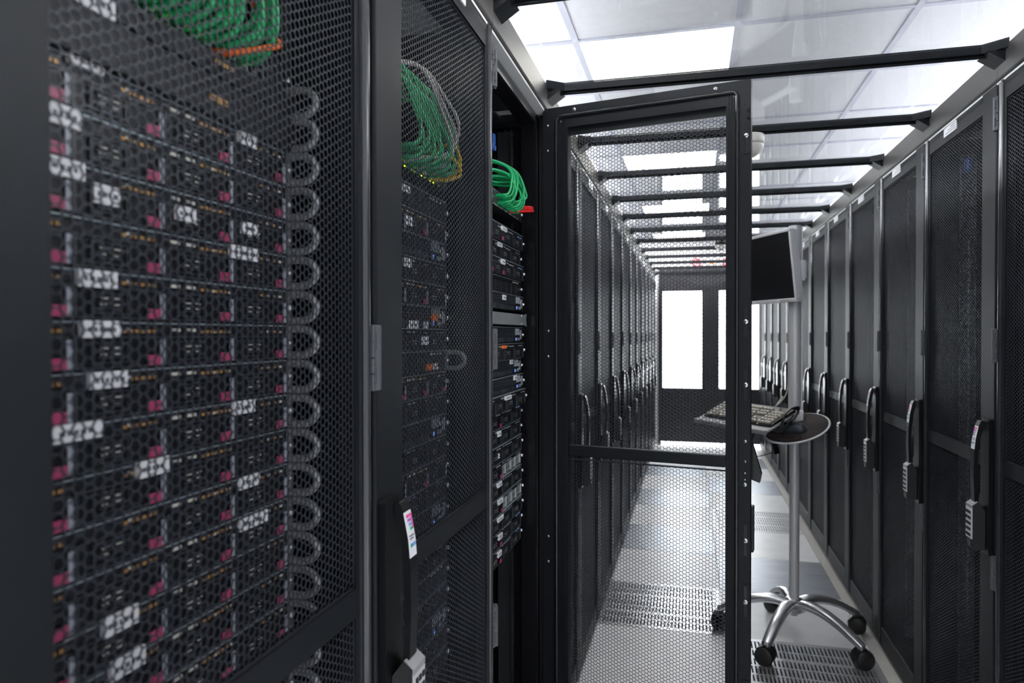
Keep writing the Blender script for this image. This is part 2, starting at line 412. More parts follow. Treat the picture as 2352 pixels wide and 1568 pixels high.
def handle_parts(m0=M0):
    # base plate, lever, sticker, keypad block  (door local frame, handle centre line y=HC)
    base = MB(); base.prism([(HC - .040, .765), (HC + .026, .765), (HC + .028, .80), (HC + .028, .90), (HC + .016, .93), (HC + .016, 1.118), (HC + .008, 1.134), (HC - .034, 1.134), (HC - .040, 1.13)], .0003, .012, 'x')
    prof = [(0.0135, 1.126), (.020, 1.128), (.026, 1.115), (.034, 1.075), (.038, 1.03), (.0385, .97), (.036, .905), (.030, .896), (.026, .905), (.0275, .97), (.027, 1.03), (.022, 1.08), (.0135, 1.108)]
    lev = MB(); lev.prism(prof, HC - .012, HC + .014, 'y', smooth=False)
    # sticker follows the lever's upper curve
    def fx(z):
        a = [(1.115, .026), (1.075, .034), (1.03, .038)]
        for (z1, x1), (z2, x2) in zip(a, a[1:]):
            if z <= z1 and z >= z2: return x1 + (x2 - x1) * (z1 - z) / (z1 - z2)
        return .038
    stk = MB()
    def patch(y0, y1, z0, z1, lift, mi):
        k = 3; zs = [z0 + (z1 - z0) * i / k for i in range(k + 1)]
        v = []
        for z in zs:
            for y in (y0, y1): v += [(fx(z) + lift, y, z), (fx(z) - .0005, y, z)]
        f = []
        for i in range(k):
            a = 4 * i; b = a + 4
            f += [(a, a + 2, b + 2, b), (a, b, b + 1, a + 1), (a + 2, a + 3, b + 3, b + 2)]
        f += [(0, 1, 3, 2), (4 * k, 4 * k + 2, 4 * k + 3, 4 * k + 1)]
        stk.add(v, f, mi)
    patch(HC - .0115, HC + .0135, 1.048, 1.112, .0006, 0)
    y0, y1 = HC - .006, HC + .012
    for i, (za, zb, mi) in enumerate(((1.1035, 1.1075, 1), (1.0975, 1.1015, 2), (1.0915, 1.0955, 3), (1.0855, 1.0895, 4))):
        patch(y0 + .002 * i, y1 - .002, za, zb, .0010, mi)
    patch(y1 - .0035, y1, 1.086, 1.1075, .0011, 1)
    patch(y0, y1 - .002, 1.077, 1.0785, .0010, 5); patch(y0, y1 - .005, 1.073, 1.0745, .0010, 5)
    patch(y0, y0 + .006, 1.062, 1.067, .0010, 4); patch(y0 + .007, y1, 1.062, 1.067, .0010, 3)
    key = MB()
    key.prism([(.0131, .774), (.040, .774), (.043, .78), (.043, .893), (.030, .905), (.0131, .882)], HC - .021, HC + .025, 'y')
    kp = MB(); kp.prism([(.0431, .802), (.0455, .802), (.0455, .884), (.0431, .887)], HC - .019, HC + .023, 'y'); kp.prism([(.0432, .8885), (.0455, .886), (.0455, .8945), (.0315, .9058), (.0300, .9052), (.0435, .8935)], HC - .0195, HC + .0235, 'y', 3)
    for i in range(5):
        z = .812 + i * .0155
        for y in (HC - .009, HC + .003, HC + .015):
            kp.box(.0454, .0470, y - .0036, y + .0036, z - .004, z + .004, 1)
    kp.box(.0431, .0445, HC - .01, HC + .012, .778, .799, 2)
    return base, lev, stk, key, kp
def rail_mb(x, y, wdt, x2=None):
    m = MB(); z0, z1 = .08, 1.97; n = 86; pz = (z1 - z0) / n; a, b = y - wdt / 2, y + wdt / 2
    hw = .0045
    m.box(x - .002, x, a, y - hw, z0, z1); m.box(x - .002, x, y + hw, b, z0, z1)
    for i in range(n + 1):
        z = z0 + i * pz; m.box(x - .002, x, y - hw, y + hw, max(z0, z - .0062), min(z1, z + .0062))
    if x2: m.box(x2, x - .002, a if y < .3 else b - .002, a + .002 if y < .3 else b, z0, z1)
    return m
def rack_meshes(s):
    F = (lambda m: m) if s < 0 else (lambda m: m.flip())
    D = {}
    D['door'] = F(door_frame_mb()).mesh('door', 'coat')
    et = MB(); et.prism([(-.006, -.0215)] + arc(-.006, -.011, .0105, -90, 90, 10), DB + .004, DT - .006, 'z', smooth=True)
    D['edge_trim'] = F(et).mesh('edge_trim', 'edge')
    D['mesh_panel'] = F(mesh_panel_mb()).mesh('mesh_panel', 'mesh')
    for i, z in enumerate((1.953, 1.334, .722)): D['hinge%d' % i] = F(hinge_mb(z)).mesh('hinge', 'hinge')
    b, l, st_, k, kp = handle_parts()
    D['handle_plate'] = F(b).mesh('handle_plate', 'black'); D['handle'] = F(l).mesh('handle', 'black')
    D['sticker'] = F(st_).mesh('sticker', ['white', 'rb1', 'rb2', 'rb3', 'rb4', 'ink']); D['lock_block'] = F(k).mesh('lock_block', 'blackmatte')
    D['keypad'] = F(kp).mesh('keypad', ['keypad', 'black', 'rail', 'plinth'])
    lb = MB().box(-.002, .0012, -.292, -.182, 1.998, 2.026)
    for i in range(3): lb.box(.0012, .0015, -.285, -.20 - .02 * i, 2.004 + i * .007, 2.006 + i * .007, 1)
    D['label_plate'] = F(lb).mesh('label_plate', ['white', 'rail'])
    # carcass
    f = MB()
    for y0, y1 in ((.0005, .026), (.574, .5995)):
        f.box(-.075, -.030, y0, y1, .05, 2.03)
        f.box(-1.1, -1.055, y0, y1, .05, 2.03)
        f.box(-1.055, -.075, y0, y1, 1.99, 2.03); f.box(-1.055, -.075, y0, y1, .05, .08)
    f.box(-.075, -.030, .026, .574, 1.995, 2.03); f.box(-.075, -.030, .026, .574, .05, .09); f.box(-1.1, -1.055, .026, .574, 1.99, 2.03); f.box(-1.1, -1.055, .026, .574, .05, .09)
    D['frame'] = F(f).mesh('frame', 'coat_gloss')
    for i, (y0, y1) in enumerate(((.0002, .0022), (.5978, .5998))): D['side%d' % i] = F(MB().box(-1.099, -.028, y0, y1, .05, 2.04)).mesh('side_panel', 'coat_gloss')
    D['top_panel'] = F(MB().box(-1.1, -.002, .0, .6, 2.0305, 2.0365)).mesh('top_panel', 'wall')  # white instead of cabinet black, added to bounce light onto the ceiling
    D['base_panel'] = F(MB().box(-1.1, -.03, .003, .597, .043, .0495)).mesh('base_panel', 'coat_gloss')
    D['back_panel'] = F(MB().box(-1.104, -1.1005, .0, .6, .05, 2.03)).mesh('back_panel', 'coat_gloss')
    D['fascia'] = F(MB().prism([(-.055, 2.0425), (.0, 2.0425), (.002, 2.046), (.002, TOP - .003), (-.001, TOP), (-.055, TOP)], .0008, .5992, 'y')).mesh('fascia', 'fascia')
    pl = MB(); pl.box(-1.05, -.012, .004, .596, .006, .0425)
    D['plinth'] = F(pl).mesh('plinth', 'plinth')
    D['foot'] = F(MB().lathe([(.0, .0), (.022, .0), (.022, .004), (.008, .006)], 12, T=Matrix.Translation((-.04, .05, 0)))).mesh('foot', 'black')
    D['foot2'] = F(MB().lathe([(.0, .0), (.022, .0), (.022, .004), (.008, .006)], 12, T=Matrix.Translation((-.04, .55, 0)))).mesh('foot', 'black')
    z = 'rail_zinc' if s > 0 else 'rail'
    D['rail0'] = F(rail_mb(-.092, .062, .020, -.14)).mesh('mounting_rail', z); D['rail1'] = F(rail_mb(-.092, .538, .020, -.14)).mesh('mounting_rail', z)
    D['rail2'] = F(rail_mb(-.85, .062, .020)).mesh('mounting_rail', z); D['rail3'] = F(rail_mb(-.85, .538, .020)).mesh('mounting_rail', z)
    return D
def make_rack(D, s, y0, open_door=False, rails=True):
    x = XL if s < 0 else XR
    r = empty('server_rack', (x, y0, 0))
    for k in ('frame', 'top_panel', 'base_panel', 'back_panel', 'fascia', 'plinth'): link(k, D[k], r, bevel=.0015 if k in ('frame',) else 0, seg=1)
    for k in ('side0', 'side1'): link('side_panel', D[k], r)
    for k in ('foot', 'foot2'): link('foot', D[k], r)
    if rails:
        for k in range(4): link('mounting_rail', D['rail%d' % k], r)
    if open_door: return r
    dr = link('door', D['door'], r, (0, .592, 0))
    for k in ('mesh_panel', 'edge_trim', 'handle_plate', 'handle', 'sticker', 'lock_block', 'keypad', 'label_plate'):
        link(k, D[k], dr, bevel={'handle': .003, 'lock_block': .002, 'handle_plate': .002}.get(k, 0))
    for i in range(3): link('hinge', D['hinge%d' % i], dr, bevel=.001, seg=1)
    return r
DL = rack_meshes(-1); DR = rack_meshes(1)
LN = {0: 'black mesh-door cabinet nearest the camera at the far left, servers with steel loops inside',
      1: 'black mesh-door cabinet with a colourful handle sticker, next to the open cabinet',
      2: 'open black server cabinet in the left row, its mesh door swung into the aisle'}
def label_rack(r, s, i):
    if s < 0: lb = LN.get(i) or 'closed black mesh-door cabinet in the left row, %s beyond the open cabinet' % ORD[i - 3]
    else: lb = 'black mesh-door cabinet in the right row, cut off by the right edge of the photo' if i == 0 else 'closed black mesh-door cabinet in the right row, %s behind the one cut by the frame' % ORD[i - 1]
    tag(r, lb, 'server cabinet', 'server cabinets in the %s row' % ('left' if s < 0 else 'right'))
protoL = make_rack(DL, -1, YL); label_rack(protoL, -1, 0)
index = {}
for q in C.objects:
    if q.parent: index.setdefault(q.parent.name, []).append(q)
racksL = [protoL]
for i in range(1, NL):
    if i == 2: r = make_rack(DL, -1, YL + .6 * i, True)
    else: r = copy_tree(protoL, None, index); r.location = (XL, YL + .6 * i, 0)
    label_rack(r, -1, i); racksL.append(r)
protoR = make_rack(DR, 1, YR); label_rack(protoR, 1, 0)
index = {}
for q in C.objects:
    if q.parent: index.setdefault(q.parent.name, []).append(q)
for i in range(1, NR):
    r = copy_tree(protoR, None, index); r.location = (XR, YR + .6 * i, 0); label_rack(r, 1, i)
# ---- the open door of the third left cabinet.  door frame: x = outside, -x = inside, y from hinge (0) to latch (-DWO)
rc = racksL[2]; rc_y = YL + 1.2
hingeY = .6
od = bpy.data.objects.new('door', None)
m0, m1 = -.527, -.079; DWO = .59
def od_part(mb, name, mats, par, bevel=0, seg=2): return mb.build(name, mats, par, (0, 0, 0), bevel, seg)
fr = MB(); T2 = .030
fr.box(-T2, -T2 + .004, -.078, -.002, DB, DT); fr.box(-T2, -T2 + .004, -DWO + .002, m0 - .001, DB, DT)       # inner faces of the stiles
fr.box(-T2, -T2 + .004, m0 - .001, -.078, MZ1 - .005, DT); fr.box(-T2, -T2 + .004, m0 - .001, -.078, DB, MZ0)
fr.box(-.004, 0, -.078, -.002, DB, DT); fr.box(-.004, 0, -DWO + .002, m0 - .001, DB, DT); fr.box(-.004, 0, m0 - .001, -.078, MZ1, DT); fr.box(-.004, 0, m0 - .001, -.078, DB, MZ0)
fr.box(-T2, 0, -.002, 0, DB, DT); fr.box(-T2, .0, -DWO, -DWO + .002, DB, DT); fr.box(-T2, 0, -DWO, 0, DT, DT + .002); fr.box(-T2, 0, -DWO, 0, DB - .002, DB)
# folded returns beside the mesh
fr.box(-T2 + .004, -.004, -.0785, -.0765, MZ0, MZ1); fr.box(-T2 + .004, -.004, m0 - .001, m0 + .001, MZ0, MZ1)
fr.box(-T2, -.004, m0 - .001, -.078, MZ1 - .007, MZ1 - .005)
# ribs on the latch and hinge stile
for y in (-.069, -.0605, -.533, -.5405): fr.box(-T2 - .003, -T2, y - .0012, y + .0012, MZ0, 2.0)
dC = od_part(fr, 'door', 'coat', rc); dC.location = (0, hingeY, 0)
dC.rotation_euler = (0, 0, R(90) - .1846)
dC['label'] = 'open door seen from its inner side'
mp = hex_panel(m0 - .001, -.077, MZ0 - .002, BAR0 + .004, -.007, .0013); n_ = hex_panel(m0 - .001, -.077, BAR1, 1.958, -.007, .0013); mp.add(n_.v, n_.f)
od_part(mp, 'mesh_panel', 'mesh', dC)
od_part(MB().box(-T2 + .001, -.0085, m0 + .001, -.079, 1.008, 1.040), 'crossbar', 'coat', dC, .003)
od_part(MB().box(-.016, -.010, m0, -.078, 1.953, MZ1 + .012), 'top_flange', 'coat', dC)
gk = MB(); ya, yb, za, zb = -.0435, -.5555, .075, 2.006; rr = .014
path = []
for cy, cz, a0 in ((ya - rr, zb - rr, 0), (yb + rr, zb - rr, 90), (yb + rr, za + rr, 180), (ya - rr, za + rr, 270)):
    for i in range(6):
        a = R(a0 + 90 * i / 5); path.append((-T2 - .0045, cy + rr * math.cos(a), cz + rr * math.sin(a)))
gk.tube(path, .0052, 10, closed=True); od_part(gk, 'gasket', 'gasket', dC)
def screw(par, y, z, r=.0045):
    m = MB(); T = Matrix.Translation((-T2, y, z)) @ Matrix.Rotation(R(-90), 4, 'Y')
    m.lathe([(r, 0), (r, .001), (r * .8, .0022), (0, .0026)], 14, T=T)
    m.box(-T2 - .0030, -T2 - .0022, y - r * .55, y + r * .55, z - .0005, z + .0005, 1); m.box(-T2 - .0030, -T2 - .0022, y - .0005, y + .0005, z - r * .55, z + r * .55, 1)
    return m.build('screw', ['zinc', 'black'], par)
for y, z, r in ((-.0985, 2.0225, .0055), (-.093, 1.9819, .0050), (-.0145, 1.985, .0038), (-.0145, 1.911, .0038), (-.4999, 2.0235, .0055), (-.016, 1.376, .0038), (-.016, 1.30, .0038), (-.016, .763, .0038), (-.016, .688, .0038),
                (-.0575, 1.992, .0035), (-.5480, 1.996, .0035), (-.5775, 1.082, .0042), (-.5775, 1.028, .003), (-.5766, .967, .0055), (-.5766, .997, .003), (-.5766, .9797, .0026)):
    if z > 1.97 and y in (-.093,):  # large washer screw on the flange
        o = screw(dC, y, z, r); o.location = (T2 - .016, 0, 0); o.scale = (1, 1, 1)
    else: screw(dC, y, z, r)
def slot_plate(zc, h):
    m = MB(); y = -.5785; a, b = -T2 - .002, -T2
    m.box(a, b, y - .0078, y - .0035, zc - h / 2, zc + h / 2); m.box(a, b, y + .0035, y + .0078, zc - h / 2, zc + h / 2)
    m.box(a, b, y - .0035, y + .0035, zc + h / 2 - .006, zc + h / 2); m.box(a, b, y - .0035, y + .0035, zc - h / 2, zc - h / 2 + .006)
    m.box(-T2 - .0004, -T2, y - .0035, y + .0035, zc - h / 2, zc + h / 2, 1)
    return m.build('latch_slot', ['coat', 'black'], dC)
for zc, zs, h in ((1.885, 1.8884, .088), (1.399, 1.3985, .092), (1.232, 1.2316, .092), (.819, .819, .095), (.656, .656, .095), (.40, .40, .095)):
    slot_plate(zc, h); screw(dC, -.5785, zs, .0066).location = (-.0022, 0, 0)
m = MB(); m.tube([(-T2 + .001, -.5835, 1.955), (-T2 - .006, -.586, 1.955)], .004, 8); m.tube([(-T2 + .001, -.5835, 1.935), (-T2 - .006, -.586, 1.935)], .004, 8); m.box(-T2 - .0012, -T2, -.586, -.566, 1.90, 1.97); m.build('latch_hook', 'coat', dC)
m = MB(); m.box(-T2 - .0015, -T2, -.572, -.5705, 1.972, 1.984); m.box(-T2 - .0015, -T2, -.578, -.572, 1.972, 1.9735); m.build('bent_tab', 'black', dC)
# outside furniture of the open door: plate, swung-out lever, lock block
od_part(MB().prism([(-DWO + .006, .77), (-DWO + .05, .77), (-DWO + .05, .90), (-DWO + .045, 1.118), (-DWO + .03, 1.132), (-DWO + .006, 1.12)], .0003, .012, 'x'), 'handle_plate', 'black', dC, .002)
lv = MB(); lv.prism([(-DWO + .012, 1.082), (-DWO + .002, 1.080), (-DWO - .024, .990), (-DWO - .020, .966), (-DWO + .016, .978)], .0125, .034, 'x')
o = od_part(lv, 'handle', 'black', dC, .002); o['label'] = 'black lever swung out'
od_part(MB().box(.0125, .040, -DWO - .004, -DWO + .03, .776, .90), 'lock_block', 'blackmatte', dC, .002)
# ------------------------------------------------------------------ servers
U = .04445
SW0, SW1 = .075, .522           # server width in cabinet local y
def srv_chassis(depth=.62, mats=('server', 'server_edge')):
    m = MB(); m.box(-depth, -.004, SW0 + .004, SW1 - .004, .0012, U - .0022)
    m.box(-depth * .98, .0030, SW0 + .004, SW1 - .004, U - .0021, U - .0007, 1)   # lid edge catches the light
    m.box(-.003, -.0005, SW0 - .012, SW0 + .004, .0015, U - .0015); m.box(-.003, -.0005, SW1 - .004, SW1 + .012, .0015, U - .0015)
    return m
def grid_face(m, x, y0, y1, z0, z1, ny, nz, wall=.0008, mi=0, dpt=.004):
    """an egg-crate vent grille with open cells"""
    for i in range(ny + 1):
        y = y0 + (y1 - y0) * i / ny; m.box(x - dpt, x, y - wall / 2, y + wall / 2, z0, z1, mi)
    for i in range(nz + 1):
        z = z0 + (z1 - z0) * i / nz; m.box(x - dpt, x - .0001, y0, y1, z - wall / 2, z + wall / 2, mi)
def make_server(kind):
    r = empty('rack_server', (0, 0, 0))
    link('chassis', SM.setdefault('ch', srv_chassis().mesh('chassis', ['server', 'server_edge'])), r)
    ends = [.089 + .107 * (i + 1) for i in range(4)]
    if kind in ('drives', 'drives2', 'gap', 'dim', 'open1', 'open2'):
        key = 'strip' + kind
        if key not in SM:
            m = MB(); m.box(-.0039, .0, SW0 + .006, SW1 - .006, U * .70, U - .0023)
            rng = random.Random(hash(kind) % 7 + 3)
            for e in ends[:3]:
                for q in range(6): m.box(0, .0008, e - .05 + q * .0075, e - .0455 + q * .0075, U * .76, U * .83, 1 if kind != 'dim' else 0)
            for e in (ends[1] + .012, ends[1] + .035): m.box(0, .0010, e, e + .013, U * .79, U * .86, 2); 
            m.box(0, .0012, ends[2] - .033, ends[2] - .029, U * .76, U * .82, 2); m.box(0, .0012, ends[2] - .004, ends[2] - .0005, U * .76, U * .82, 2)
            for q in range(4): m.box(0, .001, ends[3] - .05 + q * .013, ends[3] - .045 + q * .013, U * .77, U * .83, 2 if q % 2 else (3 if kind == 'open1' else 1))
            m.box(0, .0012, ends[0] + .062, ends[0] + .066, U * .80, U * .86, 2)
            SM[key] = m.mesh('port_strip', ['server', 'gold' if kind in ('drives', 'drives2') else 'lightbar', 'pale' if kind in ('drives', 'drives2') else 'lightbar', 'ledb'])
        link('port_strip', SM[key], r)
        for i, e in enumerate(ends):
            if kind == 'gap' and i > 1:
                if 'cav' not in SM:
                    m = MB(); m.box(-.0038, .0005, -.105, -.1035, .002, U * .68); m.box(-.0038, .0005, -.0015, 0, .002, U * .68); m.box(-.0038, -.003, -.1035, -.0015, .002, U * .68)
                    m.box(-.003, .0004, -.06, -.058, .002, U * .68)
                    for q in (-.09, -.075, -.045, -.02): m.box(-.003, -.0026, q, q + .005, .012, .018, 1)
                    SM['cav'] = m.mesh('empty_bay', ['steel_in', 'black'])
                link('empty_bay', SM['cav'], r, (0, e, 0)); continue
            if 'carr' not in SM:
                m = MB(); z1 = U * .69
                m.box(-.0038, .001, -.1045, -.0015, .0015, z1)
                m.box(.001, .003, -.1045, -.1015, .0015, z1, 1); m.box(.001, .003, -.004, -.0015, .0015, z1, 1)
                m.box(.001, .0025, -.1015, -.004, z1 - .002, z1, 1); m.box(.001, .0025, -.1015, -.004, .0015, .0035, 1)
                m.box(.001, .0035, -.088, -.086, .006, z1 - .005, 1); m.box(.001, .0035, -.048, -.0465, .006, z1 - .005, 1); m.box(.001, .0035, -.086, -.048, .006, .0075, 1); m.box(.001, .0035, -.086, -.048, z1 - .0065, z1 - .005, 1)
                for q in range(3): m.box(.001, .003, -.08, -.055, .011 + q * .005, .0125 + q * .005, 1)
                for q, (a, b) in enumerate(((-.078, -.069), (-.062, -.054))):
                    m.box(.003, .0034, a, b, .0195, .0205, 2); m.box(.003, .0034, a, b - .002, .0140, .0150, 2)
                SM['carr'] = m.mesh('drive_carrier', ['carrier', 'carrier_hi', 'pale'])
                m = MB(); m.box(.0035, .0052, -.023, -.0075, .003, .0125); SM['latch'] = m.mesh('release_latch', 'pink')
                m = MB(); m.box(.003, .0046, -.0065, -.0005, .003, z1 - .003); SM['lbar'] = m.mesh('light_bar', 'lightbar')
            c = link('drive_carrier', SM['carr'], r, (0, e, 0))
            if kind in ('drives', 'gap') or (kind == 'drives2' and i % 2 == 0) or (kind == 'open1' and i < 2): link('release_latch', SM['latch'], c)
            if kind in ('drives', 'drives2'): link('light_bar', SM['lbar'], c)
    elif kind == 'vent':
        if 'vent' not in SM:
            m = MB(); grid_face(m, .002, SW0 + .01, SW1 - .09, .016, U - .004, 44, 4)
            m.box(-.0039, -.0035, SW0 + .01, SW1 - .01, .002, U - .003)
            for q in range(4):
                a = SW0 + .012 + q * .085; m.box(-.0039, .003, a, a + .078, .002, .0145); m.box(.003, .0042, a + .055, a + .074, .004, .0125)
            SM['vent'] = m.mesh('vent_bezel', 'carrier_hi')
            m = MB(); m.box(-.0039, .002, SW1 - .088, SW1 - .008, .002, U - .004); grid_face(m, .005, SW1 - .086, SW1 - .05, .022, U - .005, 5, 2, .0012, 1, .003)
            m.box(.002, .004, SW1 - .082, SW1 - .074, .006, .014, 3); m.box(.002, .0035, SW1 - .055, SW1 - .035, .006, .014, 1); m.box(.002, .0036, SW1 - .028, SW1 - .014, .01, .036, 1)
            m.box(.002, .004, SW1 - .045, SW1 - .038, .022, .03, 2)
            SM['ventp'] = m.mesh('control_panel', ['carrier', 'lightbar', 'pale', 'ledb'])
        link('vent_bezel', SM['vent'], r); link('control_panel', SM['ventp'], r)
    elif kind == 'slots':
        if 'slots' not in SM:
            m = MB(); m.box(-.0039, .0, SW0 + .006, SW1 - .006, .002, U - .003)
            for q in range(8):
                a = SW0 + .01 + q * .054
                m.box(0, .003, a, a + .002, .002, U * .72, 1)
                for z in range(6): m.box(0, .0025, a + .004, a + .048, .004 + z * .0047, .0062 + z * .0047, 1)
            for q in range(4): m.box(0, .0012, SW1 - .09 + q * .018, SW1 - .082 + q * .018, U * .8, U * .88, 2)
            SM['slots'] = m.mesh('slotted_bezel', ['carrier', 'carrier_hi', 'pale'])
        link('slotted_bezel', SM['slots'], r)
    if 'scr' not in SM:
        m = MB()
        for y in (SW0 - .005, SW1 + .007): m.lathe([(.0045, 0), (.0045, .005), (.003, .006), (0, .006)], 10, T=Matrix.Translation((-.0004, y, U / 2)) @ Matrix.Rotation(R(90), 4, 'Y'))
        SM['scr'] = m.mesh('thumb_screws', 'zinc')
    link('thumb_screws', SM['scr'], r)
    return r
SM = {}
def add_label(r, y, z, w, h, colour='white', text=True):
    """r is the server empty; y, z relative to it"""
    m = MB(); m.box(.0002, .0050, y - w / 2, y + w / 2, z - h / 2, z + h / 2)
    m2 = m.v
    if text and colour == 'white':
        rng = random.Random(int(abs(y) * 1e4 + z * 1e3))
        yy = y - w * .38
        while yy < y + w * .30:
            l = rng.uniform(.003, .006); m.box(.0050, .0051, yy, yy + l, z - h * .16, z + h * .12, 1); yy += l + .0018
    return m.build('label', [colour, 'ink'], r)
def ring_mesh():
    m = MB(); w_, h_ = .041, .034
    pts = [(0, 0, h_ / 2)] + [(.018 + (w_ - .018) * math.cos(R(a)), 0, h_ / 2 * math.sin(R(a))) for a in range(90, -91, -15)] + [(0, 0, -h_ / 2)]
    m.tube(pts, .0052, 10); m.box(-.001, .002, -.004, .004, -h_ / 2 - .004, h_ / 2 + .004)
    return m.mesh('pull_loop', 'ringm')
RING = ring_mesh()
protos = {}
def place_server(kind, x, y0, z, ring=False):
    if kind not in protos:
        r = make_server(kind); protos[kind] = r; first = True
        idx = {}
        for q in C.objects:
            if q.parent: idx.setdefault(q.parent.name, []).append(q)
        def snap(o): return (o, [snap(c) for c in idx.get(o.name, [])])
        protos[kind + '_t'] = snap(r)
    else:
        def cp(node, par=None):
            o, ch = node; c = o.copy(); C.objects.link(c)
            if par: c.parent = par
            for k in ch: cp(k, c)
            return c
        r = cp(protos[kind + '_t'])
        for k in ('label', 'category', 'group'):
            if k in r: del r[k]
    r.location = (x, y0, z)
    if ring: link('pull_loop', RING, r, (.001, SW1 + .004, U / 2))
    return r
XA = -.508
Zb = 1.378
labelsA = [(.4964, 1.5992, .036, .010), (.4744, 1.5474, .032, .017), (.472, 1.5045, .043, .015), (.5172, 1.4897, .029, .017), (.6184, 1.4897, .028, .015), (.7268, 1.4901, .030, .014), (.7166, 1.4602, .051, .015),
           (.5071, 1.4145, .041, .015), (.5104, 1.3705, .042, .015), (.5181, 1.3254, .041, .015), (.4848, 1.2834, .050, .015), (.5711, 1.2375, .040, .016), (.7143, 1.2814, .038, .015), (.7235, 1.1929, .038, .014),
           (.7315, 1.1445, .053, .014), (.5299, 1.1046, .040, .018), (.5382, 1.062, .040, .018), (.7235, 1.5943, .033, .015)]
ROWS = list(range(-12, 5))
for k in ROWS:
    z = Zb + U * k
    r = place_server('drives', XA, YL, z + .0005, ring=True)
    mine = [l for l in labelsA if int(math.floor((l[1] - Zb) / U)) == k]
    for (Y_, Z_, w_, h_) in mine: add_label(r, Y_ - YL, Z_ - z, w_, h_)
    n = ROWS[::-1].index(k)
    lb = 'black server with pink latches in the nearest left cabinet, %s from the top' % ORD[n]
    tag(r, lb, 'server', 'servers in the nearest left cabinet')
# blanking panels above the nearest stack
for j, (z, h) in enumerate(((Zb + U * 5, U), (Zb + U * 6, .0265))):
    r = empty('blanking_panel', (XA, YL, z))
    m = MB(); m.box(-.003, .012, SW0 - .01, SW1 + .01, .001, h - .001); m.build('panel', 'server', r, bevel=.001, seg=1)
    m = MB()
    for q in range(7): m.box(.012, .0128, .36 + q * .0045, .363 + q * .0045, h * .36, h * .52)
    m.build('print', 'gold', r)
    if j == 1: add_label(r, .214, .030 - .022, .041, .018); r.children[-1].location = (.0075, 0, 0) if r.children else (0, 0, 0)
    link('pull_loop', RING, r, (.001, SW1 + .004, U / 2 - .004 * j))
    tag(r, 'flat black blanking panel above the nearest left server stack, %s one' % ('lower' if j == 0 else 'upper'), 'blanking panel', 'blanking panels')
for o in C.objects:
    if o.parent and o.parent.name.startswith('blanking_panel') and o.name.startswith('label'): o.location = (.0078, 0, 0)
def switch(x, y0, z, lb, lit_=True):
    r = empty('network_switch', (x, y0, z))
    m = MB(); m.box(-.3, -.012, SW0, SW1, .001, U - .001); m.box(-.012, 0, SW0 - .012, SW1 + .012, .001, .003); m.box(-.012, 0, SW0 - .012, SW1 + .012, U - .003, U - .001)
    m.box(-.012, 0, SW0 - .012, SW0 + .03, .003, U - .003); m.box(-.012, 0, SW1 - .03, SW1 + .012, .003, U - .003)
    m.build('chassis', 'server', r)
    m = MB(); grid_face(m, .0, SW0 + .03, SW1 - .03, .004, U - .004, 24, 2, .0022, 0, .011); m.build('port_block', 'rail_zinc', r)
    m = MB()
    for q in range(24):
        if q % 3 != 1: m.box(0, .0015, SW0 + .034 + q * .0162, SW0 + .037 + q * .0162, .0015, .0035)
    m.build('status_lights', 'led' if lit_ else 'pale', r)
    m = MB()
    for y in (SW0 - .005, SW1 + .006): m.lathe([(.0045, 0), (.0045, .005), (0, .006)], 10, T=Matrix.Translation((-.0004, y, U / 2)) @ Matrix.Rotation(R(90), 4, 'Y'))
    m.build('screws', 'zinc', r)
    return tag(r, lb, 'network switch', 'network switches')
zsA = 1.6725
switch(XA, YL, zsA, 'black network switch with yellow-green lights under green cables in the nearest left cabinet')
def cable(pts, r, mt, lb, grp, n=7, name='patch_cable', plug=True):
    m = MB(); path = smooth_path(pts, 7); m.tube(path, r, n)
    if plug: 
        for i, j in ((0, 1), (-1, -2)):
            a, b = Vector(path[i]), Vector(path[j]); d_ = (b - a).normalized(); m.tube([a - d_ * .004, a + d_ * .022], .0048, 6)
    o = m.build(name, mt); return tag(o, lb, 'cable', grp)
rng = random.Random(5)
# green loops in the nearest cabinet: out of the switch, towards the door, then up
for i in range(22):
    y = YL + .268 + i * .0080; z = zsA + (.013 if i % 2 else .031)
    bx = .030 + .013 * rng.random(); dy = rng.uniform(-.015, .02) + .008
    cable([(XA - .004, y, z), (XA + .018, y, z - .001), (XA + bx, y + dy * .4, z + .012), (XA + bx * .95, y + dy, z + .05), (XA + .02, y + dy * 1.5, z + .11), (XA - .01, y + dy * 1.7, z + .20)], .0042, 'green',
          'green patch cable looping out of the switch at the top of the nearest left cabinet', 'green patch cables in the nearest left cabinet')
cable([(XA - .004, YL + .385, zsA + .005), (XA + .02, YL + .39, zsA + .004), (XA + .045, YL + .415, zsA + .016), (XA + .048, YL + .436, zsA + .028), (XA + .03, YL + .44, zsA + .05), (XA - .02, YL + .42, zsA + .14)], .0036, 'orangec', 'orange patch cable below the green ones in the nearest left cabinet', None)
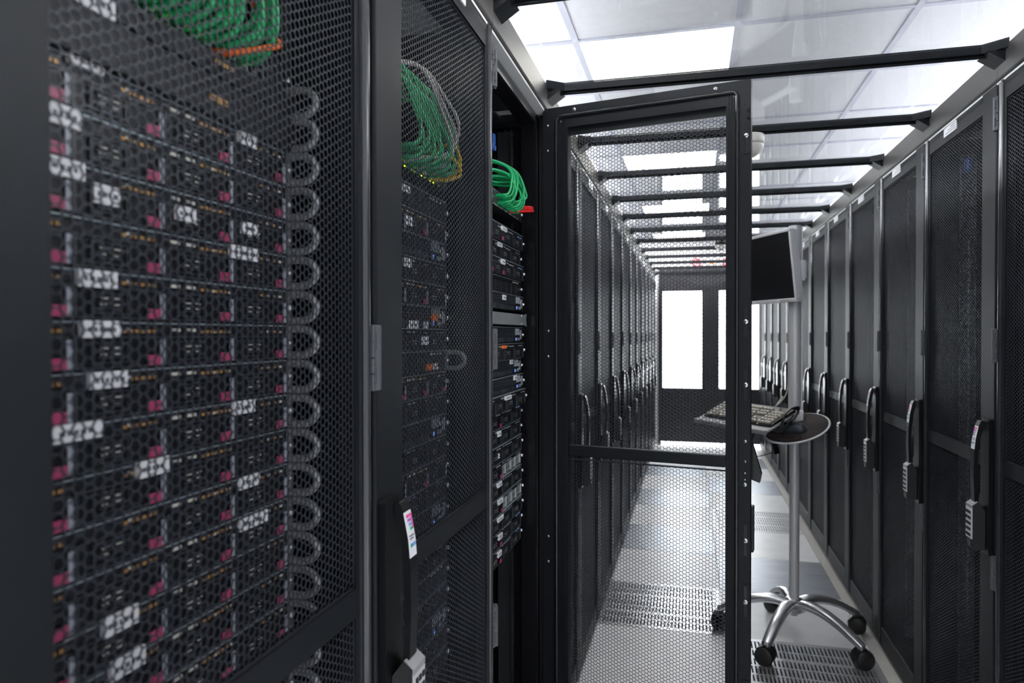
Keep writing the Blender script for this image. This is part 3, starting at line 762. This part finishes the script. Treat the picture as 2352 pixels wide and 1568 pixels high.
# ---- second cabinet
XB = -.505; YBk = YL + .6
seqB = ['slots', 'drives2', 'vent', 'dim', 'drives2', 'vent', 'dim', 'slots', 'drives', 'dim', 'vent', 'dim', 'drives2', 'dim', 'vent', 'dim', 'dim', 'slots', 'dim', 'vent', 'dim', 'dim']
labB = {0: [(.305, .03, .035, .012, 'white')], 1: [(.315, .018, .03, .016, 'white')], 3: [(.31, .03, .03, .016, 'white')], 5: [(.45, .022, .034, .014, 'orange'), (.335, .006, .045, .015, 'white'), (.40, .006, .018, .013, 'white')],
        6: [(.398, .02, .028, .016, 'white')], 7: [(.42, .012, .024, .012, 'orange'), (.455, .012, .022, .012, 'white')]}
zB = 1.6445
for j, kd in enumerate(seqB):
    z = zB - U * (j + 1) + (U - .0) * 0
    r = place_server(kd, XB, YBk, z + .0005, ring=(j == 7))
    for (y, zz, w_, h_, c_) in labB.get(j, []): add_label(r, y, zz, w_, h_, c_)
    tag(r, 'dark server behind the second left mesh door, %s from the top of its stack' % ORD[j], 'server', 'servers in the second left cabinet')
zsB = zB + .025
switch(XB, YBk, zsB, 'black network switch under green and yellow cables in the second left cabinet')
for i in range(13):
    y = YBk + .27 + i * .015; z = zsB + (.013 if i % 2 else .031); b_ = rng.uniform(.03, .05)
    cable([(XB - .004, y, z), (XB + .02, y, z), (XB + b_, y + .02, z + .01), (XB + b_ * .8, y + .05, z + .05), (XB + .02, y + .03 - .02 * (i % 3), z + .10), (XB + .02, y - .05, z + .13), (XB - .015, y - .10, z + .12)], .0042, 'green',
          'green patch cable looping above the switch in the second left cabinet', 'green patch cables in the second left cabinet')
for i in range(3):
    cable([(XB - .004, YBk + .30 + i * .05, zsB + .013), (XB + .028, YBk + .32 + i * .05, zsB + .02), (XB + .046, YBk + .44 + i * .02, zsB + .055 + i * .03), (XB + .03, YBk + .43, zsB + .13 + i * .02), (XB + .02, YBk + .33, zsB + .19), (XB - .02, YBk + .22, zsB + .16)], .0034, 'greyc',
          'pale grey patch cable arching over the green ones in the second left cabinet', 'pale grey patch cables in the second left cabinet')
for i in range(2):
    cable([(XB - .004, YBk + .44 + i * .02, zsB + .010), (XB + .03, YBk + .45 + i * .02, zsB + .006 + i * .01), (XB + .05, YBk + .475, zsB + .022 + i * .02), (XB + .04, YBk + .46, zsB + .05 + .03 * i), (XB + .01, YBk + .42, zsB + .055)], .0034, 'yellow',
          'yellow patch cable below the green ones in the second left cabinet', 'yellow patch cables in the second left cabinet')
# ---- third, open cabinet
XC = -.485; YCk = YL + 1.2
seqC = ['open1', 'open2', 'open1', 'slots', 'vent', 'shelf', 'vent', 'open2', 'vent', 'vent', 'open2', 'open1', 'open2', 'open2', 'gap', 'open2', 'gap', 'open2', 'open1', 'open1']
labC = {0: (.305, .034, .05, .011), 1: (.29, .036, .036, .011), 2: (.287, .035, .032, .013), 4: (.305, .032, .030, .013), 7: (.30, .035, .035, .008), 8: (.40, .036, .026, .012), 9: (.42, .036, .028, .013), 10: (.315, .034, .06, .011),
        12: (.28, .031, .026, .014), 13: (.262, .02, .012, .012), 15: (.27, .034, .040, .012), 16: (.275, .034, .042, .013), 17: (.275, .033, .05, .011), 18: (.285, .028, .034, .014), 19: (.28, .028, .032, .014)}
zC = 1.653
jit = [.004, -.003, .006, -.002, .004, 0, .002, .006, -.001, .005, .012, -.002, -.003, 0, -.001, 0, .001, .001, -.002, -.003]
for j, kd in enumerate(seqC):
    z = zC - U * (j + 1)
    if kd == 'shelf':
        r = empty('cable_bracket', (XC, YCk, z))
        m = MB(); m.box(-.2, .012, SW0, SW1 + .004, .006, .008); m.box(.010, .012, SW0, SW1 + .004, .008, U - .008); m.box(-.05, .010, SW0, SW1, U - .010, U - .008)
        m.prism([(SW1 + .004, .006), (SW1 + .022, .003), (SW1 + .015, U * .5), (SW1 + .022, U - .005), (SW1 + .004, U - .008)], .010, .012, 'x'); m.build('tray', 'steel_in', r)
        m = MB(); 
        for zz in (.010, U - .012): m.lathe([(.003, 0), (.003, .002), (0, .002)], 10, T=Matrix.Translation((.012, SW1 - .04, zz)) @ Matrix.Rotation(R(90), 4, 'Y'))
        m.build('screws', 'zinc', r)
        tag(r, 'bare grey metal cable bracket between the servers of the open cabinet', 'bracket'); continue
    k2 = 'gap' if kd == 'gapb' else kd
    r = place_server(k2, XC + jit[j], YCk, z + .0005)
    if j in labC:
        y, zz, w_, h_ = labC[j]; add_label(r, y, zz, w_, h_, 'orange' if j == 7 else 'white')
    extra = {'gap': 'with empty grey drive bays ', 'vent': 'with a perforated vent front ', 'slots': 'with a slotted front '}.get(k2, '')
    tag(r, 'black server %sin the open cabinet, %s unit from the top' % (extra, ORD[j]), 'server', 'servers in the open cabinet')
switch(XC, YCk, 1.6948, 'black network switch with small ports and red plugs at the top of the open cabinet', False)
zs = 1.6948
# green bundle in the open cabinet
rng = random.Random(11)
for i in range(15):
    y = YCk + .265 + i * .0125; z = zs + (.014 if i % 2 else .030); e = rng.uniform(.6, 1.0); t = rng.uniform(0, 1)
    pts = [(XC - .004, y, z), (XC + .015, y, z), (XC + .036 * e, y + .008, z + .006), (XC + .040 * e, y + .030 * e, z + .026 + .012 * t), (XC + .030, min(y + .035 * e, YCk + .52), z + .048 + .022 * t),
           (XC + .02, y - .01, z + .062 + .024 * t), (XC + .0, y - .08 - .05 * t, z + .05 + .03 * t), (XC - .03, y - .15, z + .045)]
    if y > YCk + .43: pts = [(XC - .004, y - .05, z), (XC + .018, y - .045, z + .004), (XC + .032, y - .01, z + .018), (XC + .034, y + .005, z + .036), (XC + .02, y - .03, z + .060 + .02 * t), (XC - .01, y - .12, z + .07)]
    cable(pts, .0034, 'green', 'green patch cable in the looped bundle at the top of the open cabinet', 'green patch cables in the open cabinet')
for i in range(2):
    cable([(XC - .004, YCk + .40 + .03 * i, zs + .012 + .014 * i), (XC + .03, YCk + .42 + .03 * i, zs + .014 + .012 * i), (XC + .040, YCk + .470 + .02 * i, zs + .022 + .010 * i), (XC + .034, YCk + .528 - .02 * i, zs + .034 + .006 * i), (XC + .01, YCk + .49, zs + .042), (XC - .02, YCk + .42, zs + .06)], .0036, 'red',
          'red patch cable %s the green bundle in the open cabinet' % ('jutting out lowest below' if i == 0 else 'just under'), 'red patch cables in the open cabinet')
m = MB(); m.box(-.012, 0, -.010, .010, .004, .034); m.box(-.012, 0, -.015, -.005, -.010, .006); m.box(-.012, 0, .005, .015, -.010, .006)
o = m.build('cable_clip', 'blue', None, (-.66, 2.0447, 1.93), .003); 
o.location = (-.60, 1.975, 1.905); tag(o, 'blue plastic clip hanging high inside the open cabinet', 'clip')
o.location = (-.515, 1.835, 1.875)
# side duct in the open cabinet (far side) with punched edge: two vertical channels
m = MB(); m.box(-.30, -.125, .592, .5935, .08, 1.98); m.box(-.122, -.118, .556, .5935, .08, 1.98); m.build('side_duct', 'coat', rc)
m = MB()
for q in range(2): m.box(-.20 - .35 * q, -.08 - .35 * q, .10, .50, 2.018, 2.0295)
for q in range(2): m.box(-.30, -.10, .18 + .2 * q, .23 + .2 * q, 1.975, 1.980)
m.build('roof_slats', 'rail_zinc', rc)
m = MB(); m.box(-.0295, -.0275, .03, .57, 1.998, 2.024); m.build('reflection_strip', 'rail', rc)  # lighter strip standing in for the bright reflection below the fascia
for z in (.60, .30):
    m = MB(); m.lathe([(.006, 0), (.006, .006), (0, .007)], 10, T=Matrix.Translation((-.09, .30, z)) @ Matrix.Rotation(R(90), 4, 'Y'))
# blue clip behind mesh in a right cabinet
o = MB().box(-.008, .008, -.018, .018, -.022, .022).build('cable_clip', 'blue', None, (.892, 2.635, 1.926), .003); tag(o, 'small blue clip behind the mesh near the top of a right cabinet', 'clip')
m = MB(); m.box(-.006, .006, -.006, .006, -.35, .35)
for i in range(2):
    y0 = YR + .6 * (i + 1)
    m = MB()
    for q in range(60): m.box(0, .003, -.006, .006, q * .0205, q * .0205 + .012)
    o = m.build('rail_glint_strip', 'lightbar', None, (.874, y0 + .44, .45)); tag(o, 'dotted pale vertical strip behind the mesh door of the %s right cabinet' % ('second' if i == 0 else 'third'), 'strip', 'pale strips behind the right mesh doors')  # pale dashes stand in for the bright zone on the mounting rail
# ------------------------------------------------------------------ detectors below the roof
def detector(x, y, z, lb, dark=False):
    r = empty('ceiling_detector', (x, y, z), lb, 'detector')
    a = 'black' if dark else 'cream'
    MB().lathe([(0, 0), (.046, 0), (.048, -.006), (.048, -.030), (.040, -.036), (0, -.036)], 20).build('base', a, r)
    MB().lathe([(.046, -.0362), (.044, -.050), (.028, -.070), (.012, -.080), (0, -.080)], 20).build('dome', 'cream', r)
    if dark: MB().cyl((.03, 0, -.018), (.40, -.02, -.012), .006, 8).build('conduit', 'black', r)
detector(.212, YB + .6, TOP - .0225, 'cream detector under the roof beam just behind the open mesh door')
detector(.225, YB + 3.6, TOP - .0225, 'black and cream detector with a black rod under a roof beam far down the aisle', True)
# ------------------------------------------------------------------ monitor cart
CX, CY = .448, 3.341
cart = empty('monitor_cart', (CX, CY, 0), 'silver wheeled monitor cart on five castors standing in the aisle', 'cart')
m = MB(); m.tube([(0, 0, .17), (0, 0, .93)], .0215, 24); m.build('lower_pole', 'alu', cart)
m = MB(); m.prism(arc(0, 0, .027, 0, 360, 24)[:-1], .93, 1.846, 'z', smooth=True); m.box(.024, .031, -.008, .008, .98, 1.84); m.build('upper_pole', 'alu', cart)
m = MB(); m.lathe([(0, .190), (.024, .190), (.036, .184), (.052, .165), (.050, .135), (.03, .122), (0, .120)], 24); m.lathe([(.016, .122), (.016, .110), (0, .110)], 12); m.build('hub', 'chrome', cart)
for k in range(5):
    a = R(243.5 + 72 * k); c, s = math.cos(a), math.sin(a)
    pts = [(.02, .160), (.08, .172), (.15, .165), (.22, .142), (.28, .112), (.326, .087)]
    m = MB(); P = smooth_path([(r_ * c, r_ * s, z_) for r_, z_ in pts], 5)
    n = len(P); vs = []; 
    for i, p in enumerate(P):
        t = i / (n - 1); wd = .030 - .010 * t; hh = .021 - .007 * t
        tv = (P[min(i + 1, n - 1)] - P[max(i - 1, 0)]).normalized(); sd = Vector((-s, c, 0)); up = tv.cross(sd) * -1
        if up.z < 0: up = -up
        for q in range(12):
            th = 2 * math.pi * q / 12; cc, ss = math.cos(th), math.sin(th)
            vs.append(p + sd * wd * math.copysign(abs(cc) ** .7, cc) + up * hh * math.copysign(abs(ss) ** .7, ss))
    fs = [(i * 12 + q, i * 12 + (q + 1) % 12, (i + 1) * 12 + (q + 1) % 12, (i + 1) * 12 + q) for i in range(n - 1) for q in range(12)]
    m.add(vs, fs, 0, True); m.add(vs[-12:], [tuple(range(12))]); m.add(vs[:12], [tuple(range(12))[::-1]])
    m.cyl((.318 * c, .318 * s, .072), (.318 * c, .318 * s, .098), .014, 14)
    m.build('leg', 'chrome', cart)
    ca = a + R([-85, 60, -40, 20, 75][k]); cs = empty('caster', (.318 * c, .318 * s, 0), parent=cart)
    cs.rotation_euler = (0, 0, ca)
    m = MB()
    for y0, y1 in ((-.030, -.004), (.004, .030)):
        T = Matrix.Translation((.008, y0, .038)) @ Matrix.Rotation(R(-90), 4, 'X')
        m.lathe([(0, 0), (.033, 0), (.038, .005), (.038, y1 - y0 - .005), (.033, y1 - y0), (0, y1 - y0)], 24, T=T)
    m.build('wheel', 'tyre', cs)
    m = MB(); m.prism([(-.034, .042), (-.030, .060), (-.012, .078), (.012, .0815), (.034, .070), (.046, .05), (.040, .058), (.026, .072), (.006, .0765), (-.014, .072), (-.026, .058)], -.024, .024, 'y'); m.box(-.012, .014, -.0038, .0038, .03, .076); m.build('hood', 'black', cs)
# collar between the tubes and its knob
m = MB(); m.box(-.036, .034, -.034, .034, .925, 1.03); m.build('collar', 'alu', cart, bevel=.005)
m = MB(); m.box(-.085, -.0361, -.022, .022, .94, 1.03); m.build('arm_block', 'lgrey', cart, bevel=.006)
m = MB(); m.cyl((-.01, -.0341, .985), (-.01, -.040, .985), .007, 12); m.cyl((.034, 0, .995), (.048, 0, .995), .006, 12); m.build('bolts', 'zinc', cart)
m = MB(); m.box(.0, .038, -.038, .038, 1.60, 1.69); m.box(.020, .046, -.02, .02, 1.61, 1.685); m.build('monitor_clamp', 'alu', cart, bevel=.003)
# monitor
def cam2w(u, d_, z): return Vector((u * .9689 - d_ * .2473, u * .2473 + d_ * .9689, z))
A = cam2w(1.205, 3.0, 0); A = Vector((.436, 3.235, 0)); B = Vector((.212, 3.665, 0))
ex = (B - A).normalized(); nrm = Vector((ex.y, -ex.x, 0))
if nrm.x > 0: nrm = -nrm
mon = empty('monitor', (A.x, A.y, 1.665), 'flat silver monitor with a blank dark screen clamped on the cart pole', 'monitor')
mon.rotation_euler = Matrix((( nrm.x, ex.x, 0), (nrm.y, ex.y, 0), (0, 0, 1))).to_euler()
# local frame x = out of the screen, y = along, z = up; the top leans forward
mon.rotation_euler = (Matrix(((nrm.x, -ex.x, 0), (nrm.y, -ex.y, 0), (0, 0, 1))) @ Matrix.Rotation(R(6.5), 3, 'Y')).to_euler()
ML = -(B - A).length
m = MB(); hh = .160
m.box(-.012, .012, ML, 0, -hh, -hh + .018); m.box(-.012, .012, ML, 0, hh - .014, hh); m.box(-.012, .012, ML, ML + .014, -hh + .018, hh - .014); m.box(-.012, .012, -.014, 0, -hh + .018, hh - .014)
m.build('bezel', 'lgrey', mon, bevel=.003)
MB().box(-.006, .009, ML + .014, -.014, -hh + .018, hh - .014).build('screen', 'screen', mon)
m = MB(); m.box(-.030, -.0121, ML + .01, -.004, -hh + .004, hh - .004); m.box(-.050, -.0301, ML * .8, ML * .2, -.1, .1); m.build('back_shell', 'lgrey', mon, bevel=.004)
m = MB(); m.box(-.075, -.0501, ML * .5 - .04, ML * .5 + .04, -.04, .04); m.build('mount', 'black', mon, bevel=.002)
m = MB()
for q in range(6): m.box(.0121, .0135, -.045 - q * .014, -.038 - q * .014, -hh + .006, -hh + .012)
m.build('buttons', 'plinth', mon)
# tray, keyboard, mouse
K0 = cam2w(1.100, 2.985, .985); K1 = cam2w(.93, 3.385, .985)
kx = (K1 - K0).normalized(); hz = Vector((-kx.y, kx.x, 0)); 
if hz.x < 0: hz = -hz
ky = (hz * .925 + Vector((0, 0, .38))).normalized(); kz = kx.cross(ky)
if kz.z < 0: kz = -kz
KM = Matrix(((kx.x, ky.x, kz.x, K0.x), (kx.y, ky.y, kz.y, K0.y), (kx.z, ky.z, kz.z, K0.z), (0, 0, 0, 1)))
if KM.determinant() < 0: pass
TR = Matrix.Translation((-CX, -CY, 0)) @ KM
m = MB()
m.box(-.006, .47, -.035, .165, -.030, -.018, T=TR); m.box(-.006, .47, -.048, -.035, -.034, -.012, T=TR); m.box(.33, .37, .165, .19, -.034, -.018, T=TR)
m.build('keyboard_tray', 'tray', cart, bevel=.005)
pA = TR @ Vector((.06, .15, -.03))
m = MB(); m.tube([(-.05, .0, .97), (pA.x, pA.y, pA.z - .012)], .012, 10); m.build('tray_arm', 'black', cart)
kb = empty('keyboard', K0, 'dark keyboard with pale keys lying on the cart tray', 'keyboard'); kb.matrix_world = KM
m = MB(); m.prism([(-.006, -.016), (.150, -.016), (.150, -.002), (.03, -.006), (-.006, -.010)], 0, .44, 'x'); m.build('case', 'black', kb, bevel=.003)
keyme = MB().prism([(-.0085, -.0075), (.0085, -.0075), (.0085, .0075), (-.0085, .0075)], 0, .001, 'z')
def keycap(w_):
    q = MB(); a, b = w_ / 2, .0078; c_, d_ = a - .0020, .0058
    q.add([(-a, -b, 0), (a, -b, 0), (a, b, 0), (-a, b, 0), (-c_, -d_, .0075), (c_, -d_, .0075), (c_, d_, .0075), (-c_, d_, .0075)], [(0, 1, 5, 4), (1, 2, 6, 5), (2, 3, 7, 6), (3, 0, 4, 7), (4, 5, 6, 7), (3, 2, 1, 0)])
    return q.mesh('key', 'beige')
k1 = keycap(.0162); k2 = keycap(.036); k6 = keycap(.11)
xs_numpad = [.020 + .019 * i for i in range(4)]; xs_nav = [.107 + .019 * i for i in range(3)]; xs_main = [.172 + .0192 * i for i in range(14)]
for row in range(6):
    y = .012 + .0205 * row + (.004 if row == 5 else 0); z = -.0065 + .0035 * y / .1
    if row < 5:
        for x in xs_numpad: link('key', k1, kb, (x, y, z))
    if row in (0, 3, 4, 5):
        for x in xs_nav: link('key', k1, kb, (x, y, z))
    if row == 1: link('key', k1, kb, (xs_nav[1], y, z))
    if row == 0:
        for x in (xs_main[0], xs_main[1], xs_main[2], xs_main[10], xs_main[11], xs_main[12], xs_main[13]): link('key', k1, kb, (x, y, z))
        link('key', k6, kb, (xs_main[6], y, z))
    else:
        for x in xs_main: link('key', k1, kb, (x, y, z))
# mouse platform: tilted disc in front of the pole
pc = cam2w(1.238, 3.05, .957)
rt = Vector((.9689, .2473, 0)); dp = Vector((-.2473, .9689, 0))
a1 = (rt * .137 + Vector((0, 0, .048)) + dp * .0); a2 = (dp * .118 + Vector((0, 0, .034)))
a1n = a1.normalized(); a2n = (a2 - a1n * a2.dot(a1n)).normalized(); a3n = a1n.cross(a2n)
PM = Matrix(((a1n.x, a2n.x, a3n.x, pc.x - CX), (a1n.y, a2n.y, a3n.y, pc.y - CY), (a1n.z, a2n.z, a3n.z, pc.z), (0, 0, 0, 1)))
m = MB(); T = PM @ Matrix.Diagonal((1, .90, 1, 1)); m.lathe([(0, -.006), (.136, -.006), (.142, -.003), (.142, .0), (.137, .003), (.134, .002), (.134, .0), (0, .0)], 48, T=T); m.build('mouse_platform', 'lgrey', cart)
m = MB(); m.tube([PM @ Vector((-.02, .07, -.010)), (-.04, -.01, .95)], .010, 10); m.build('platform_arm', 'black', cart)
m = MB(); m.lathe([(0, .0005), (.133, .0005), (.133, .0035), (0, .0036)], 48, T=Matrix.Translation((CX, CY, 0)) @ T)
o = m.build('mouse_mat', 'pad'); tag(o, 'round dark mouse mat on the tilted platform of the cart', 'mouse mat')
m = MB()
gp = []
for i in range(17):
    a = R(165 + 88 * i / 16); gp.append((.129 * math.cos(a), .129 * math.sin(a) * .9))
a_, b_ = gp[0], gp[-1]
MT = Matrix.Translation((CX, CY, 0)) @ PM
m.prism(gp + [(b_[0] * .9 + .012, b_[1] * .80), (-.045, -.072), (-.085, -.03)], .0037, .012, 'z', T=MT)
o = m.build('wrist_rest', 'wrist', None, bevel=.004); tag(o, 'brown gel wrist rest at the near edge of the mouse mat', 'wrist rest')
# mouse
ms = MB(); N1, N2 = 14, 20; vs = []
for i in range(N1 + 1):
    ph = (math.pi / 2) * i / N1
    for k in range(N2):
        th = 2 * math.pi * k / N2; c, s = math.cos(th), math.sin(th)
        rr_ = math.cos(ph) ** .55 if i < N1 else 0
        x = .029 * math.copysign(abs(c) ** .8, c) * rr_; y = .055 * math.copysign(abs(s) ** .85, s) * rr_
        vs.append((x, y, .030 * math.sin(ph) * (1 - .25 * (y / .055))))
fs = [(i * N2 + k, i * N2 + (k + 1) % N2, (i + 1) * N2 + (k + 1) % N2, (i + 1) * N2 + k) for i in range(N1) for k in range(N2)] + [tuple(range(N2))[::-1]]
MM = MT @ Matrix.Translation((-.018, -.020, .004)) @ Matrix.Rotation(R(48), 4, 'Z')
mo = empty('computer_mouse', (0, 0, 0), 'black computer mouse on the round mouse mat', 'mouse'); mo.matrix_world = MM
ms.add(vs, fs, 0, True); ms.build('shell', 'mouse', mo)
MB().tube([(0, .020, .0265), (0, .034, .0235)], .0035, 10).build('scroll_wheel', 'lgrey', mo)
m = MB(); m.box(-.008, .008, -.034, -.031, .0301, .0312); m.build('emblem', 'lightbar', mo)
# cables of the cart
def cart_cable(pts, r, mt, lb):
    m = MB(); m.tube(smooth_path(pts, 8), r, 8); o = m.build('cable', mt); return tag(o, lb, 'cable')
e0 = KM @ Vector((.05, .155, .0)); mo_p = MM @ Vector((0, .058, .010))
cart_cable([KM @ Vector((.12, .152, -.004)), KM @ Vector((.10, .19, .03)), (CX - .075, CY - .03, 1.05), (CX - .035, CY - .040, 1.12), (CX - .031, CY - .035, 1.3), (CX - .031, CY - .034, 1.5)], .003, 'greyc', 'thin grey cable climbing the cart pole from the keyboard')
cart_cable([mo_p, mo_p + Vector((-.03, .02, .02)), KM @ Vector((-.03, .10, .0)), KM @ Vector((-.045, .05, -.02)), KM @ Vector((-.02, .02, -.05)), KM @ Vector((.06, .04, -.06)), KM @ Vector((.2, .06, -.07))], .003, 'blackc', 'black mouse cable looping beside the keyboard')
m = MB()
for q in range(5):
    off = .004 * q
    pts = [KM @ Vector(p) for p in ((-.010 - off, .150, -.010 + off), (-.018 - off, .120, .014 + off * .6), (-.024 - off, .085, .018 + off * .6), (-.030 - off, .045, .002 + off), (-.032 - off, .015, -.022), (-.026, .010, -.034), (-.020, .060, -.034), (-.014, .120, -.030))]
    m.tube(smooth_path(pts, 6, True), .0034, 8, closed=True)
o = m.build('cable_coil', 'blackc'); tag(o, 'coiled black cable bundle between the keyboard and the mouse mat', 'cable')
cart_cable([PM_ for PM_ in [MT @ Vector((-.06, .03, -.012)), MT @ Vector((-.085, .02, -.05)), MT @ Vector((-.12, .02, -.085)), MT @ Vector((-.20, .08, -.10)), KM @ Vector((.2, .06, -.10))]], .0025, 'blackc', 'thin black cable hanging below the mouse platform')
m = MB(); m.box(-.012, .012, -.012, .012, -.055, -.0); T = MT @ Matrix.Translation((-.105, .02, -.04)); m.v = [tuple(T @ Vector(p)) for p in m.v]
o = m.build('power_adapter', 'black', None, bevel=.002); tag(o, 'small black adapter hanging by its cable under the cart tray', 'adapter')
# ------------------------------------------------------------------ light, world, camera
wd = bpy.data.worlds.new('world'); bpy.context.scene.world = wd; wd.use_nodes = True
wd.node_tree.nodes['Background'].inputs['Color'].default_value = (.90, .94, 1, 1)
wd.node_tree.nodes['Background'].inputs['Strength'].default_value = .85
cam = bpy.data.cameras.new('camera'); co = bpy.data.objects.new('camera', cam); C.objects.link(co)
cam.sensor_width = 36; cam.lens = 36 * 1611.256 / 2352; cam.clip_start = .05; cam.clip_end = 60
co.matrix_world = Matrix.Translation((0, 0, H)) @ Matrix.Rotation(.2499, 4, 'Z') @ Matrix.Rotation(math.pi / 2 - .0102, 4, 'X') @ Matrix.Rotation(-.0013, 4, 'Z')
cam.dof.use_dof = True; cam.dof.focus_distance = 1.55; cam.dof.aperture_fstop = 5.0
sc = bpy.context.scene; sc.camera = co
sc.view_settings.view_transform = 'Standard'; sc.view_settings.look = 'None'; sc.view_settings.exposure = .18; sc.view_settings.gamma = 1; sc.view_settings.use_curve_mapping = False
